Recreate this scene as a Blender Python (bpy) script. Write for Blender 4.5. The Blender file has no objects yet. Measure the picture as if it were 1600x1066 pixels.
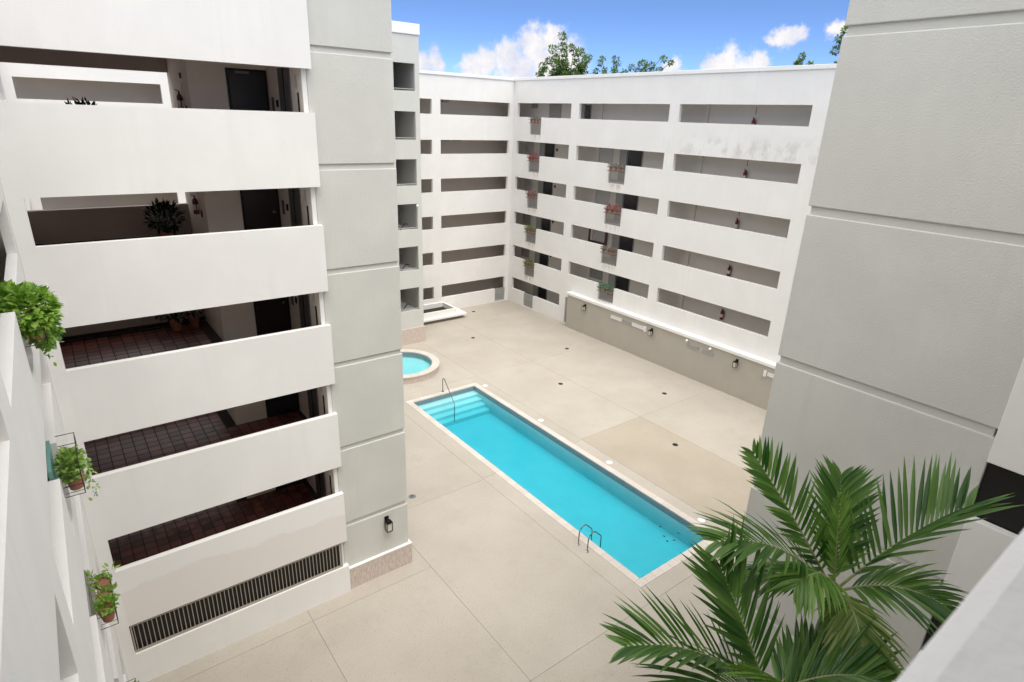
import bpy, math, random
from mathutils import Vector, Matrix
R = math.radians
random.seed(7)
sc = bpy.context.scene
col = sc.collection

# ------------------------------------------------------------------ camera
cam_d = bpy.data.cameras.new('camera'); cam = bpy.data.objects.new('camera', cam_d); col.objects.link(cam)
CP = Vector((0, 0, 14.853))
cr = Vector((0.79714853, -0.60283278, 0.03386531)); cu = Vector((0.18525197, 0.29757829, 0.93655158)); cf = Vector((0.57466157, 0.7402971, -0.34889006))
m = Matrix.Identity(4)
for i in range(3):
    m[i][0] = cr[i]; m[i][1] = cu[i]; m[i][2] = -cf[i]; m[i][3] = CP[i]
cam.matrix_world = m
cam_d.sensor_width = 36; cam_d.lens = 21.09; cam_d.clip_start = 0.02; cam_d.clip_end = 5000
cam_d.dof.use_dof = True; cam_d.dof.focus_distance = 18; cam_d.dof.aperture_fstop = 9
sc.camera = cam

# ------------------------------------------------------------------ world: sky with broken cumulus
SUN_EL, SUN_AZ = R(68), R(184)          # azimuth clockwise from +Y
w = bpy.data.worlds.new('World'); sc.world = w; w.use_nodes = True
nt = w.node_tree; N = nt.nodes; L = nt.links; N.clear()
def nd(t, **k):
    n = N.new(t)
    for a, b in k.items(): setattr(n, a, b)
    return n
def wm(op, a, b=None, c=None, clamp=False):
    n = nd('ShaderNodeMath', operation=op, use_clamp=clamp)
    for i, v in enumerate((a, b, c)):
        if v is None: continue
        if isinstance(v, (int, float)): n.inputs[i].default_value = v
        else: L.new(v, n.inputs[i])
    return n.outputs[0]
out = nd('ShaderNodeOutputWorld'); bg = nd('ShaderNodeBackground')
sky = nd('ShaderNodeTexSky', sky_type='NISHITA'); sky.sun_disc = False
sky.sun_elevation = SUN_EL; sky.sun_rotation = SUN_AZ; sky.altitude = 0
sky.air_density = 0.33; sky.dust_density = 0.0; sky.ozone_density = 6.0
tc = nd('ShaderNodeTexCoord'); D = tc.outputs['Generated']
sp = nd('ShaderNodeSeparateXYZ'); L.new(D, sp.inputs[0])
# warp of the direction by noise, so that the clouds get cauliflower edges
nz = nd('ShaderNodeTexNoise'); nz.inputs['Scale'].default_value = 26; nz.inputs['Detail'].default_value = 7; nz.inputs['Roughness'].default_value = .62
L.new(D, nz.inputs['Vector'])
vs = nd('ShaderNodeVectorMath', operation='SUBTRACT'); L.new(nz.outputs['Color'], vs.inputs[0]); vs.inputs[1].default_value = (.5, .5, .5)
vm = nd('ShaderNodeVectorMath', operation='MULTIPLY_ADD'); L.new(vs.outputs[0], vm.inputs[0]); vm.inputs[1].default_value = (.045, .045, .05); L.new(D, vm.inputs[2])
WD = vm.outputs[0]
lobes = [  # direction and angular radius of the cumulus heads
 (.6199,.7779,.1020,.034),(.6448,.7563,.1080,.028),(.5907,.8020,.0860,.034),(.5678,.8194,.0740,.030),(.5500,.8320,.0660,.026),(.6380,.7650,.0780,.042),(.6050,.7920,.0680,.042),(.6650,.7430,.0820,.040),
 (.4966,.8645,.0740,.022),(.4800,.8740,.0720,.024),(.5060,.8590,.0680,.016),
 (.8170,.5691,.0890,.026),(.8060,.5850,.0780,.026),(.8280,.5540,.0760,.026),(.8400,.5360,.0790,.022),(.7700,.6320,.0780,.020),
 (.8516,.5109,.1150,.021),(.8570,.5000,.1210,.017),(.8440,.5240,.1110,.014),(.8790,.4600,.1250,.017),(.8850,.4500,.1230,.017),
 (.3300,.9400,.0900,.040),(.2900,.9520,.0800,.050),(.9500,.2600,.0900,.045),(.9650,.2100,.0800,.050),(.7200,-.6800,.1000,.060),(-.6500,.7400,.1000,.060),(-.8,-.58,.09,.06),(.1,-.98,.1,.06)]
acc = None
for x, y, z, r_ in lobes:
    ds = nd('ShaderNodeVectorMath', operation='DISTANCE'); L.new(WD, ds.inputs[0]); ds.inputs[1].default_value = (x, y, z)
    v = wm('MULTIPLY_ADD', ds.outputs['Value'], -1.0 / r_, 1.0)
    acc = v if acc is None else wm('MAXIMUM', acc, v)
nf = nd('ShaderNodeTexNoise'); nf.inputs['Scale'].default_value = 60; nf.inputs['Detail'].default_value = 6; nf.inputs['Roughness'].default_value = .6
L.new(D, nf.inputs['Vector'])
dens = wm('ADD', acc, wm('MULTIPLY', wm('SUBTRACT', nf.outputs[0], .5), .9))
mr = nd('ShaderNodeMapRange', interpolation_type='SMOOTHSTEP'); L.new(dens, mr.inputs[0]); mr.inputs[1].default_value = .0; mr.inputs[2].default_value = .62
cum = mr.outputs[0]
# high broken cloud layer above the view, brightened for fill light, projected on a flat ceiling
zz = wm('MAXIMUM', sp.outputs[2], .03)
cx = wm('DIVIDE', sp.outputs[0], zz); cy = wm('DIVIDE', sp.outputs[1], zz)
cv = nd('ShaderNodeCombineXYZ'); L.new(cx, cv.inputs[0]); L.new(cy, cv.inputs[1])
n2 = nd('ShaderNodeTexNoise'); n2.inputs['Scale'].default_value = .85; n2.inputs['Detail'].default_value = 8; n2.inputs['Roughness'].default_value = .55; n2.inputs['Distortion'].default_value = .4
L.new(cv.outputs[0], n2.inputs['Vector'])
lay = nd('ShaderNodeMapRange', interpolation_type='SMOOTHSTEP'); L.new(n2.outputs[0], lay.inputs[0]); lay.inputs[1].default_value = .30; lay.inputs[2].default_value = .54
elev = nd('ShaderNodeMapRange', interpolation_type='SMOOTHSTEP'); L.new(sp.outputs[2], elev.inputs[0]); elev.inputs[1].default_value = .15; elev.inputs[2].default_value = .42; elev.inputs[3].default_value = .0; elev.inputs[4].default_value = 1.0
layer = wm('MULTIPLY', lay.outputs[0], elev.outputs[0])
# cloud brightness: billow relief from the noise, slightly blue bases
ns = nd('ShaderNodeMapRange'); L.new(dens, ns.inputs[0]); ns.inputs[1].default_value = 0; ns.inputs[2].default_value = 1.0; ns.inputs[3].default_value = .74; ns.inputs[4].default_value = 1.05
ns2 = wm('MULTIPLY_ADD', wm('SUBTRACT', nz.outputs[0], .52), 2.6, ns.outputs[0])
cc = nd('ShaderNodeMix', data_type='RGBA'); L.new(wm('SUBTRACT', ns2, .1, clamp=True), cc.inputs[0]); cc.inputs[6].default_value = (2.5, 2.75, 3.7, 1); cc.inputs[7].default_value = (4.3, 4.15, 4.1, 1)
ml = nd('ShaderNodeMix', data_type='RGBA'); L.new(layer, ml.inputs[0]); L.new(sky.outputs[0], ml.inputs[6]); ml.inputs[7].default_value = (9.0, 8.85, 8.65, 1)
mx = nd('ShaderNodeMix', data_type='RGBA'); L.new(cum, mx.inputs[0]); L.new(ml.outputs[2], mx.inputs[6]); L.new(cc.outputs[2], mx.inputs[7])
L.new(mx.outputs[2], bg.inputs[0]); bg.inputs[1].default_value = 0.10
L.new(bg.outputs[0], out.inputs[0])

# ------------------------------------------------------------------ sun behind thin cloud: soft light
sd = bpy.data.lights.new('sun', 'SUN'); so = bpy.data.objects.new('sun', sd); col.objects.link(so)
sd.energy = 1.1; sd.angle = R(40); sd.color = (1.0, .95, .88)
sdir = Vector((math.sin(SUN_AZ) * math.cos(SUN_EL), math.cos(SUN_AZ) * math.cos(SUN_EL), math.sin(SUN_EL)))
so.rotation_euler = sdir.to_track_quat('Z', 'Y').to_euler(); so.location = (0, 0, 40)

# ------------------------------------------------------------------ exposure
vs_ = sc.view_settings
vs_.view_transform = 'Standard'; vs_.look = 'None'; vs_.gamma = 1; vs_.exposure = 1.25; vs_.use_curve_mapping = False
sc.render.engine = 'CYCLES'
sc.cycles.max_bounces = 10; sc.cycles.diffuse_bounces = 6; sc.cycles.transparent_max_bounces = 16
sc.cycles.use_denoising = True

# ------------------------------------------------------------------ materials
MATS = {}
def new_mat(name):
    m = bpy.data.materials.new(name); m.use_nodes = True; MATS[name] = m
    return m, m.node_tree, m.node_tree.nodes['Principled BSDF']
def mix(nt, fac, a, b, mode='MIX'):
    n = nt.nodes.new('ShaderNodeMix'); n.data_type = 'RGBA'; n.blend_type = mode
    for i, v in ((0, fac), (6, a), (7, b)):
        if isinstance(v, (int, float)): n.inputs[i].default_value = v
        elif isinstance(v, tuple): n.inputs[i].default_value = (*v, 1)
        else: nt.links.new(v, n.inputs[i])
    return n.outputs[2]
def noise(nt, scale, detail=4, rough=.55, vec=None, stretch=None):
    n = nt.nodes.new('ShaderNodeTexNoise'); n.inputs['Scale'].default_value = scale; n.inputs['Detail'].default_value = detail; n.inputs['Roughness'].default_value = rough
    if vec is None:
        t = nt.nodes.new('ShaderNodeNewGeometry'); vec = t.outputs['Position']
    if stretch:
        mp = nt.nodes.new('ShaderNodeMapping'); mp.inputs['Scale'].default_value = stretch; nt.links.new(vec, mp.inputs[0]); vec = mp.outputs[0]
    nt.links.new(vec, n.inputs['Vector'])
    return n.outputs[0]
def ramp(nt, v, a, b, lo=0., hi=1.):
    n = nt.nodes.new('ShaderNodeMapRange'); n.interpolation_type = 'SMOOTHSTEP'; nt.links.new(v, n.inputs[0])
    for i, x in ((1, a), (2, b), (3, lo), (4, hi)): n.inputs[i].default_value = x
    return n.outputs[0]
def bump(nt, bs, h, strength, dist):
    b = nt.nodes.new('ShaderNodeBump'); b.inputs['Strength'].default_value = strength; b.inputs['Distance'].default_value = dist
    nt.links.new(h, b.inputs['Height']); nt.links.new(b.outputs[0], bs.inputs['Normal'])
def stucco(name, c, dark=.9, streak=.9, bscale=60, bstr=.25, rough=.9, stain=None, spec=.2):
    m, nt, bs = new_mat(name)
    k = mix(nt, ramp(nt, noise(nt, .7, 6), .35, .7), tuple(v * dark for v in c), c)
    st = ramp(nt, noise(nt, 1.0, 5, .6, stretch=(3.2, 3.2, .22)), .48, .72)
    k = mix(nt, st, k, tuple(v * streak for v in c))
    if stain:
        s2 = ramp(nt, noise(nt, 1.0, 6, .65, stretch=(1.1, 1.1, .45)), .62, .80, 0, .45)
        k = mix(nt, s2, k, stain)
    nt.links.new(k, bs.inputs['Base Color']); bs.inputs['Roughness'].default_value = rough; bs.inputs['Specular IOR Level'].default_value = spec
    bump(nt, bs, noise(nt, bscale, 4, .6), bstr, .02)
    return m
def plain(name, c, rough=.5, metal=0., var=.12, scale=12, spec=.5, objrand=0.):
    m, nt, bs = new_mat(name)
    k = mix(nt, noise(nt, scale, 4), tuple(v * (1 - var) for v in c), tuple(min(1, v * (1 + var)) for v in c))
    if objrand:
        oi = nt.nodes.new('ShaderNodeObjectInfo')
        k = mix(nt, oi.outputs['Random'], mix(nt, 1.0, k, (1 - objrand,) * 3, 'MULTIPLY'), k)
    nt.links.new(k, bs.inputs['Base Color']); bs.inputs['Roughness'].default_value = rough; bs.inputs['Metallic'].default_value = metal; bs.inputs['Specular IOR Level'].default_value = spec
    return m
WHITE = stucco('white_stucco', (.81, .80, .78), .955, .955, 45, .16, stain=(.68, .64, .585))
WHITE2 = stucco('white_stucco_plain', (.81, .80, .78), .975, .975, 45, .14)
GREY = stucco('grey_stucco', (.60, .60, .56), .93, .945, 38, .4, stain=(.50, .49, .43))
GREYSM = stucco('grey_painted_render', (.60, .60, .56), .96, .965, 90, .3)
POOLWALL = stucco('taupe_render', (.45, .42, .365), .93, .95, 60, .2)
BEIGE = stucco('corridor_beige', (.83, .79, .735), .95, .97, 60, .1)
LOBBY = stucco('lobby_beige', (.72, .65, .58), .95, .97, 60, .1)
LOBBYD = stucco('lobby_painted_shade', (.50, .43, .40), .95, .97, 60, .1)  # darkened colour stands in for the shade deep in the lobby
HALL = stucco('lift_hall_painted_light', (.88, .81, .73), .97, .97, 60, .1)  # lightened colour stands in for the stronger light on the hall walls
CEIL = stucco('ceiling_paint', (.80, .77, .73), .97, .98, 60, .1)
CAPW = stucco('white_cap_paint', (.84, .83, .81), .96, .95, 40, .08, .7)
SLABM = plain('corridor_floor', (.44, .38, .34), .5)
DOORM = plain('door_black', (.018, .018, .022), .35)
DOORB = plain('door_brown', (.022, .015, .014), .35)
STEEL = plain('elevator_steel', (.20, .21, .22), .35, .6)
BARS = plain('bar_aluminium', (.42, .38, .33), .5, .3)
RAIL = plain('railing_grey', (.36, .355, .34), .5, .2)
STEELD = plain('dark_cast_iron', (.06, .055, .05), .6, .5)
DARKM = plain('black_metal', (.012, .011, .010), .45, .3)
BRONZE = plain('bronze_rail', (.14, .115, .105), .22, .9)
CHROME = plain('chrome', (.55, .55, .55), .2, 1.0)
RED = plain('extinguisher_red', (.22, .018, .014), .35)
PINKT = plain('faded_red_tag', (.45, .25, .22), .6)
WPLAS = plain('white_plastic', (.78, .78, .77), .4, var=.03)
LOUV = plain('louvre_white', (.60, .60, .59), .5, var=.04)
LOUVG = plain('louvre_grey', (.36, .36, .35), .5, var=.06)
TERRA = plain('terracotta', (.36, .15, .10), .8)
SOIL = plain('soil', (.03, .022, .016), .95)
TEAL = plain('teal_board', (.16, .36, .32), .5)
GROUT = plain('grout', (.035, .028, .026), .9)
BROWNF = plain('brown_frame', (.10, .055, .045), .5)
WARMG = plain('lamp_glass', (.55, .52, .45), .15)
# terracotta floor tiles, each its own tone
m, nt_, bs = new_mat('floor_tile'); oi = nt_.nodes.new('ShaderNodeObjectInfo')
TILE = m
k = mix(nt_, oi.outputs['Random'], (.10, .026, .022), (.27, .085, .066)); k = mix(nt_, noise(nt_, 9, 4), mix(nt_, 1., k, (.7, .7, .7), 'MULTIPLY'), k)
nt_.links.new(k, bs.inputs['Base Color']); bs.inputs['Roughness'].default_value = .36
m, nt_, bs = new_mat('floor_tile_far'); TILEF = m
k = mix(nt_, ramp(nt_, noise(nt_, 3.2, 1), .3, .7), (.10, .026, .022), (.25, .08, .062)); nt_.links.new(k, bs.inputs['Base Color']); bs.inputs['Roughness'].default_value = .3
# stone plinth with vertical grain
m, nt_, bs = new_mat('coral_stone'); STONE = m
v = ramp(nt_, noise(nt_, 1, 6, .7, stretch=(26, 26, 5)), .35, .7)
k = mix(nt_, v, (.50, .41, .36), (.70, .61, .55)); k = mix(nt_, ramp(nt_, noise(nt_, 14, 5, .7), .62, .72), k, (.36, .30, .26))
nt_.links.new(k, bs.inputs['Base Color']); bs.inputs['Roughness'].default_value = .85; bump(nt_, bs, v, .5, .02)
m, nt_, bs = new_mat('coping_stone'); COPE = m
oi = nt_.nodes.new('ShaderNodeObjectInfo')
k = mix(nt_, oi.outputs['Random'], (.52, .475, .43), (.60, .555, .505)); k = mix(nt_, ramp(nt_, noise(nt_, 9, 6, .75), .58, .72), k, (.42, .36, .32)); k = mix(nt_, ramp(nt_, noise(nt_, 5, 3, .6), .5, .7), k, (.60, .51, .46))
nt_.links.new(k, bs.inputs['Base Color']); bs.inputs['Roughness'].default_value = .85
# deck concrete
m, nt_, bs = new_mat('deck_concrete'); DECK = m
oi = nt_.nodes.new('ShaderNodeObjectInfo')
k = mix(nt_, ramp(nt_, noise(nt_, .35, 7, .6), .3, .72), (.415, .378, .325), (.465, .427, .372))
k = mix(nt_, ramp(nt_, noise(nt_, .9, 8, .65), .52, .78, 0, .5), k, (.37, .335, .283))
k = mix(nt_, ramp(nt_, noise(nt_, 22, 4, .65), .575, .66, 0, .7), k, (.26, .22, .17))
k = mix(nt_, ramp(nt_, noise(nt_, 3.6, 8, .75), .60, .74, 0, .6), k, (.34, .305, .25))
k = mix(nt_, oi.outputs['Random'], mix(nt_, 1., k, (.95, .945, .93), 'MULTIPLY'), k)
nt_.links.new(k, bs.inputs['Base Color']); bs.inputs['Roughness'].default_value = .85; bs.inputs['Specular IOR Level'].default_value = .25
bump(nt_, bs, noise(nt_, 50, 5, .6), .15, .01)
DECKT = m.copy(); DECKT.name = 'deck_concrete_tan'
for n in DECKT.node_tree.nodes:
    if n.type == 'MIX' and n.inputs[0].is_linked and tuple(round(x, 3) for x in n.inputs[6].default_value[:3]) == (.415, .378, .325):
        n.inputs[6].default_value = (.385, .335, .27, 1); n.inputs[7].default_value = (.43, .38, .31, 1)
JOINT = plain('deck_joint', (.26, .23, .19), .95)
GROUNDM = plain('ground_soil', (.12, .11, .08), .95, scale=.3)
# pool
POOLP = plain('pool_plaster', (.50, .70, .715), .7, var=.08, scale=1.3)
SPAP = plain('wading_pool_plaster', (.62, .72, .71), .7, var=.06, scale=2.5)
m, nt_, bs = new_mat('mosaic_band'); MOSAIC = m
vo = nt_.nodes.new('ShaderNodeTexVoronoi'); vo.inputs['Scale'].default_value = 22; g = nt_.nodes.new('ShaderNodeNewGeometry'); nt_.links.new(g.outputs['Position'], vo.inputs['Vector'])
k = mix(nt_, ramp(nt_, vo.outputs['Distance'], .12, .4), (.05, .08, .10), (.20, .25, .27)); nt_.links.new(k, bs.inputs['Base Color']); bs.inputs['Roughness'].default_value = .25
m, nt_, bs = new_mat('pool_water'); WATER = m
nt_.nodes.remove(bs); o_ = nt_.nodes['Material Output']
tr = nt_.nodes.new('ShaderNodeBsdfTransparent'); gl = nt_.nodes.new('ShaderNodeBsdfGlossy'); gl.inputs['Roughness'].default_value = .02
fr = nt_.nodes.new('ShaderNodeFresnel'); fr.inputs['IOR'].default_value = 1.33; ms = nt_.nodes.new('ShaderNodeMixShader')
bp = nt_.nodes.new('ShaderNodeBump'); bp.inputs['Strength'].default_value = .2; bp.inputs['Distance'].default_value = .05; nt_.links.new(noise(nt_, 3.5, 3), bp.inputs['Height'])
nt_.links.new(bp.outputs[0], gl.inputs['Normal']); nt_.links.new(bp.outputs[0], fr.inputs['Normal'])
bf = nt_.nodes.new('ShaderNodeNewGeometry'); fm = nt_.nodes.new('ShaderNodeMath'); fm.operation = 'MULTIPLY'; fi = nt_.nodes.new('ShaderNodeMath'); fi.operation = 'SUBTRACT'; fi.inputs[0].default_value = 1; nt_.links.new(bf.outputs['Backfacing'], fi.inputs[1]); nt_.links.new(fr.outputs[0], fm.inputs[0]); nt_.links.new(fi.outputs[0], fm.inputs[1])
nt_.links.new(fm.outputs[0], ms.inputs[0]); nt_.links.new(tr.outputs[0], ms.inputs[1]); nt_.links.new(gl.outputs[0], ms.inputs[2]); nt_.links.new(ms.outputs[0], o_.inputs['Surface'])
va = nt_.nodes.new('ShaderNodeVolumeAbsorption'); va.inputs['Color'].default_value = (.20, .84, .90, 1); va.inputs['Density'].default_value = 1.35; nt_.links.new(va.outputs[0], o_.inputs['Volume'])
# foliage
def leafmat(name, a, b, trans=.35, rough=.45, tone=False):
    m, nt, bs = new_mat(name)
    if tone:
        an = nt.nodes.new('ShaderNodeAttribute'); an.attribute_name = 'tone'
        k = mix(nt, an.outputs['Fac'], a, b)
    else: k = mix(nt, ramp(nt, noise(nt, 7, 3), .3, .7), a, b)
    k2 = mix(nt, 1., k, (1.25, 1.35, .8), 'MULTIPLY')
    nt.links.new(k, bs.inputs['Base Color']); bs.inputs['Roughness'].default_value = rough; bs.inputs['Specular IOR Level'].default_value = .35
    t = nt.nodes.new('ShaderNodeBsdfTranslucent'); nt.links.new(k2, t.inputs[0]); s = nt.nodes.new('ShaderNodeMixShader'); s.inputs[0].default_value = trans
    nt.links.new(bs.outputs[0], s.inputs[1]); nt.links.new(t.outputs[0], s.inputs[2]); nt.links.new(s.outputs[0], nt.nodes['Material Output'].inputs['Surface'])
    return m
PALM = leafmat('palm_leaf', (.022, .076, .014), (.14, .25, .06), .36, .28, True)
PALMO = leafmat('palm_leaf_ageing', (.07, .14, .03), (.24, .28, .08), .35, .36, True)
PALMY = leafmat('palm_leaf_young', (.07, .17, .03), (.22, .34, .08), .35, .34, True)
RACHIS = plain('palm_rachis', (.22, .24, .10), .5)
TRUNK = plain('palm_trunk', (.25, .22, .18), .9, var=.3)
TREEL = leafmat('tree_leaf', (.06, .125, .032), (.17, .25, .085), .45)
BARK = plain('bark', (.13, .10, .075), .95, var=.3)
POTH = leafmat('pothos_leaf', (.10, .25, .02), (.33, .50, .09), .35)
HERB = leafmat('herb_leaf', (.13, .27, .04), (.38, .50, .16), .35)
DKLEAF = leafmat('dark_leaf', (.007, .016, .007), (.018, .032, .012), .1, .8)
GRNF = leafmat('planter_green', (.02, .15, .06), (.06, .24, .10), .2)
GYEL = leafmat('planter_yellow_green', (.10, .14, .03), (.24, .26, .06), .3)
REDF = leafmat('red_flower', (.30, .03, .035), (.40, .10, .09), .2)
PINKF = leafmat('pink_flower', (.26, .08, .10), (.38, .17, .19), .2)
DRYF = leafmat('dry_plant', (.10, .07, .05), (.22, .15, .10), .1)
DRYG = leafmat('dry_grey_plant', (.06, .055, .04), (.16, .13, .09), .1)

# ------------------------------------------------------------------ mesh helpers
class MB:
    def __init__(s): s.v = []; s.f = []
    def box(s, x0, x1, y0, y1, z0, z1):
        if x1 < x0: x0, x1 = x1, x0
        if y1 < y0: y0, y1 = y1, y0
        b = len(s.v); s.v += [(x0,y0,z0),(x1,y0,z0),(x1,y1,z0),(x0,y1,z0),(x0,y0,z1),(x1,y0,z1),(x1,y1,z1),(x0,y1,z1)]
        s.f += [tuple(b+i for i in q) for q in ((0,3,2,1),(4,5,6,7),(0,1,5,4),(1,2,6,5),(2,3,7,6),(3,0,4,7))]; return s
    def tube(s, pts, r, n=6, r1=None, cap=True):
        pts = [Vector(p) for p in pts]; rings = []
        for i, p in enumerate(pts):
            t = (pts[min(i+1, len(pts)-1)] - pts[max(i-1, 0)]).normalized()
            a = t.cross(Vector((0,0,1)) if abs(t.z) < .95 else Vector((1,0,0))).normalized(); b = t.cross(a)
            rr = r if r1 is None else r + (r1 - r) * i / (len(pts)-1)
            base = len(s.v); rings.append(base)
            for k in range(n):
                an = 2*math.pi*k/n; s.v.append(tuple(p + a*math.cos(an)*rr + b*math.sin(an)*rr))
        for i in range(len(pts)-1):
            for k in range(n):
                s.f.append((rings[i]+k, rings[i]+(k+1)%n, rings[i+1]+(k+1)%n, rings[i+1]+k))
        if cap: s.f.append(tuple(rings[0]+k for k in range(n))[::-1]); s.f.append(tuple(rings[-1]+k for k in range(n)))
        return s
    def lathe(s, c, prof, n=16):
        rings = []
        for r, z in prof:
            b = len(s.v); rings.append(b)
            for k in range(n):
                a = 2*math.pi*k/n; s.v.append((c[0]+r*math.cos(a), c[1]+r*math.sin(a), c[2]+z))
        for i in range(len(prof)-1):
            for k in range(n): s.f.append((rings[i]+k, rings[i]+(k+1)%n, rings[i+1]+(k+1)%n, rings[i+1]+k))
        s.f.append(tuple(rings[0]+k for k in range(n))[::-1]); s.f.append(tuple(rings[-1]+k for k in range(n)))
        return s
    def plate(s, axis, u0, u1, v0, v1, w0, w1, holes=()):
        # a slab in the plane across `axis` with rectangular holes (u0,u1,v0,v1); one closed mesh
        us = sorted({round(q, 4) for q in [u0, u1] + [x for h in holes for x in h[:2]] if u0 <= q <= u1})
        vs = sorted({round(q, 4) for q in [v0, v1] + [x for h in holes for x in h[2:]] if v0 <= q <= v1})
        def solid(i, j):
            if i < 0 or j < 0 or i >= len(us)-1 or j >= len(vs)-1: return False
            a, b = (us[i]+us[i+1])/2, (vs[j]+vs[j+1])/2
            return not any(h[0] < a < h[1] and h[2] < b < h[3] for h in holes)
        idx = {}
        def P(u, v, w_):
            key = (u, v, w_)
            if key not in idx:
                idx[key] = len(s.v)
                s.v.append({'x': (w_, u, v), 'y': (u, w_, v), 'z': (u, v, w_)}[axis])
            return idx[key]
        for i in range(len(us)-1):
            for j in range(len(vs)-1):
                if not solid(i, j): continue
                a, b, c, d = us[i], us[i+1], vs[j], vs[j+1]
                s.f.append((P(a,c,w0), P(b,c,w0), P(b,d,w0), P(a,d,w0))); s.f.append((P(a,d,w1), P(b,d,w1), P(b,c,w1), P(a,c,w1)))
                if not solid(i-1, j): s.f.append((P(a,c,w0), P(a,d,w0), P(a,d,w1), P(a,c,w1)))
                if not solid(i+1, j): s.f.append((P(b,d,w0), P(b,c,w0), P(b,c,w1), P(b,d,w1)))
                if not solid(i, j-1): s.f.append((P(b,c,w0), P(a,c,w0), P(a,c,w1), P(b,c,w1)))
                if not solid(i, j+1): s.f.append((P(a,d,w0), P(b,d,w0), P(b,d,w1), P(a,d,w1)))
        return s
    def leaf(s, p, d, up, ln, wd, seg=2, droop=0.):
        d = d.normalized(); side = d.cross(up)
        side = side.normalized() if side.length > 1e-4 else Vector((1,0,0))
        prof = (.55, 1., .0) if seg == 2 else (.5, 1., .85, .0)
        b = len(s.v); q = Vector(p)
        for i, pw in enumerate(prof):
            if pw > 0: s.v += [tuple(q - side*wd*pw*.5), tuple(q + side*wd*pw*.5)]
            else: s.v.append(tuple(q))
            d = (d + Vector((0,0,-droop))).normalized(); q = q + d*(ln/(len(prof)-1))
        for i in range(len(prof)-2): s.f.append((b+2*i, b+2*i+1, b+2*i+3, b+2*i+2))
        i = len(prof)-2; s.f.append((b+2*i, b+2*i+1, b+2*i+2))
        return s
    def mesh(s, name, mat, smooth=False):
        me = bpy.data.meshes.new(name); me.from_pydata(s.v, [], s.f); me.materials.append(mat)
        if smooth:
            for p in me.polygons: p.use_smooth = True
        import bmesh
        bm = bmesh.new(); bm.from_mesh(me); bmesh.ops.recalc_face_normals(bm, faces=bm.faces); bm.to_mesh(me); bm.free()
        return me
    def build(s, name, mat, parent=None, smooth=False):
        return link(name, s.mesh(name, mat, smooth), parent)
def link(name, me, parent=None, loc=None):
    o = bpy.data.objects.new(name, me); col.objects.link(o)
    if parent is not None:
        o.parent = parent; o.matrix_parent_inverse = Matrix.Translation(-world_loc(parent))
    if loc is not None: o.location = loc
    return o
def world_loc(o):
    # every parent in this scene is an unrotated object; meshes are modelled in world space
    return Vector(o.location) if o.parent is None else Vector((0, 0, 0)) + Vector(o.location)
def tag(o, label, cat, group=None):
    o['label'] = label; o['category'] = cat
    if group: o['group'] = group
    return o
def thing(name, label, cat, loc, group=None):
    o = bpy.data.objects.new(name, None); o.empty_display_size = .2; col.objects.link(o); o.location = loc
    return tag(o, label, cat, group)
def struct(o): o['kind'] = 'structure'; return o
def stuff(o): o['kind'] = 'stuff'; return o
def bevel(o, wd=.012):
    b = o.modifiers.new('bevel', 'BEVEL'); b.width = wd; b.segments = 2; b.limit_method = 'ANGLE'; return o
def B(name, mat, parent, *a, bev=0):
    o = MB().box(*a).build(name, mat, parent)
    if bev: bevel(o, bev)
    return o

h = 2.75
def Z(k): return (k-1)*h
XE, YN, YL, YT, XW, XR = 30.34, 39.94, 15.45, 15.62, -.65, 10.37
PQ = (1.18, 2.165)
ROOF = 17.7
ORD = {1: 'ground', 2: 'second', 3: 'third', 4: 'fourth', 5: 'fifth', 6: 'top'}

# ------------------------------------------------------------------ ground and deck
PX0, PX1, PY0, PY1 = 13.99, 18.03, 10.29, 26.70
g_ = MB().plate('z', -600, 700, -600, 700, -2.6, -.30, [(PX0-.6, PX1+.6, PY0-.6, PY1+.6)]).build('ground', GROUNDM); struct(g_)
CW = .31
cop = (PX0-CW, PX1+CW, PY0-CW, PY1+CW)
dk = MB().plate('z', -2.6, 31.9, -3, 41.5, -.30, -.020, [cop]).build('pool_deck', JOINT); struct(dk)
xs_cols = [(-2.6, 4.17), (4.17, 8.36), (8.36, 12.97), (12.97, 18.95), (18.95, 23.33), (23.33, 27.6), (27.6, 31.9)]
ys_rows = [(-3, 4.6), (4.6, 9.35), (9.35, 14.93), (14.93, 18.45), (18.45, 23.1), (23.1, 27.8), (27.8, 32.6), (32.6, 37.0), (37.0, 41.5)]
def slab_piece(a, b, c, d, mat=None):
    gp = .005
    o = MB().box(a+gp, b-gp, c+gp, d-gp, -.019, 0).build('slab', mat or DECK, dk)
    return o
for i, (a, b) in enumerate(xs_cols):
    if i == 3:   # the strip the pool lies in
        for c, d in ((-3, 4.6), (4.6, 9.35), (27.8, 32.6), (32.6, 37.0), (37.0, 41.5)): slab_piece(a, b, c, d)
        slab_piece(a, cop[0], 9.35, 18.45); slab_piece(a, cop[0], 18.45, 27.8)
        slab_piece(cop[1], b, 9.35, 18.45); slab_piece(cop[1], b, 18.45, 27.8)
        slab_piece(cop[0], cop[1], 9.35, cop[2]); slab_piece(cop[0], cop[1], cop[3], 27.8)
        continue
    rows = ys_rows
    if i >= 4: rows = [(-3, 9.35), (9.35, 18.55), (18.55, 27.8), (27.8, 37.0), (37.0, 41.5)]
    elif i == 2: rows = [(-3, 9.35), (9.35, 18.35), (18.35, 27.8), (27.8, 37.0), (37.0, 41.5)]
    elif i <= 1: rows = [(-3, 9.35), (9.35, 14.93), (14.93, 23.1), (23.1, 32.6), (32.6, 41.5)]
    if i == 5: 
        for (c, d) in rows: slab_piece(a, 31.9, c, d)
        continue
    if i == 6: continue
    for (c, d) in rows: slab_piece(a, b, c, d, DECKT if (i == 4 and c == 9.35) else None)

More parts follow.
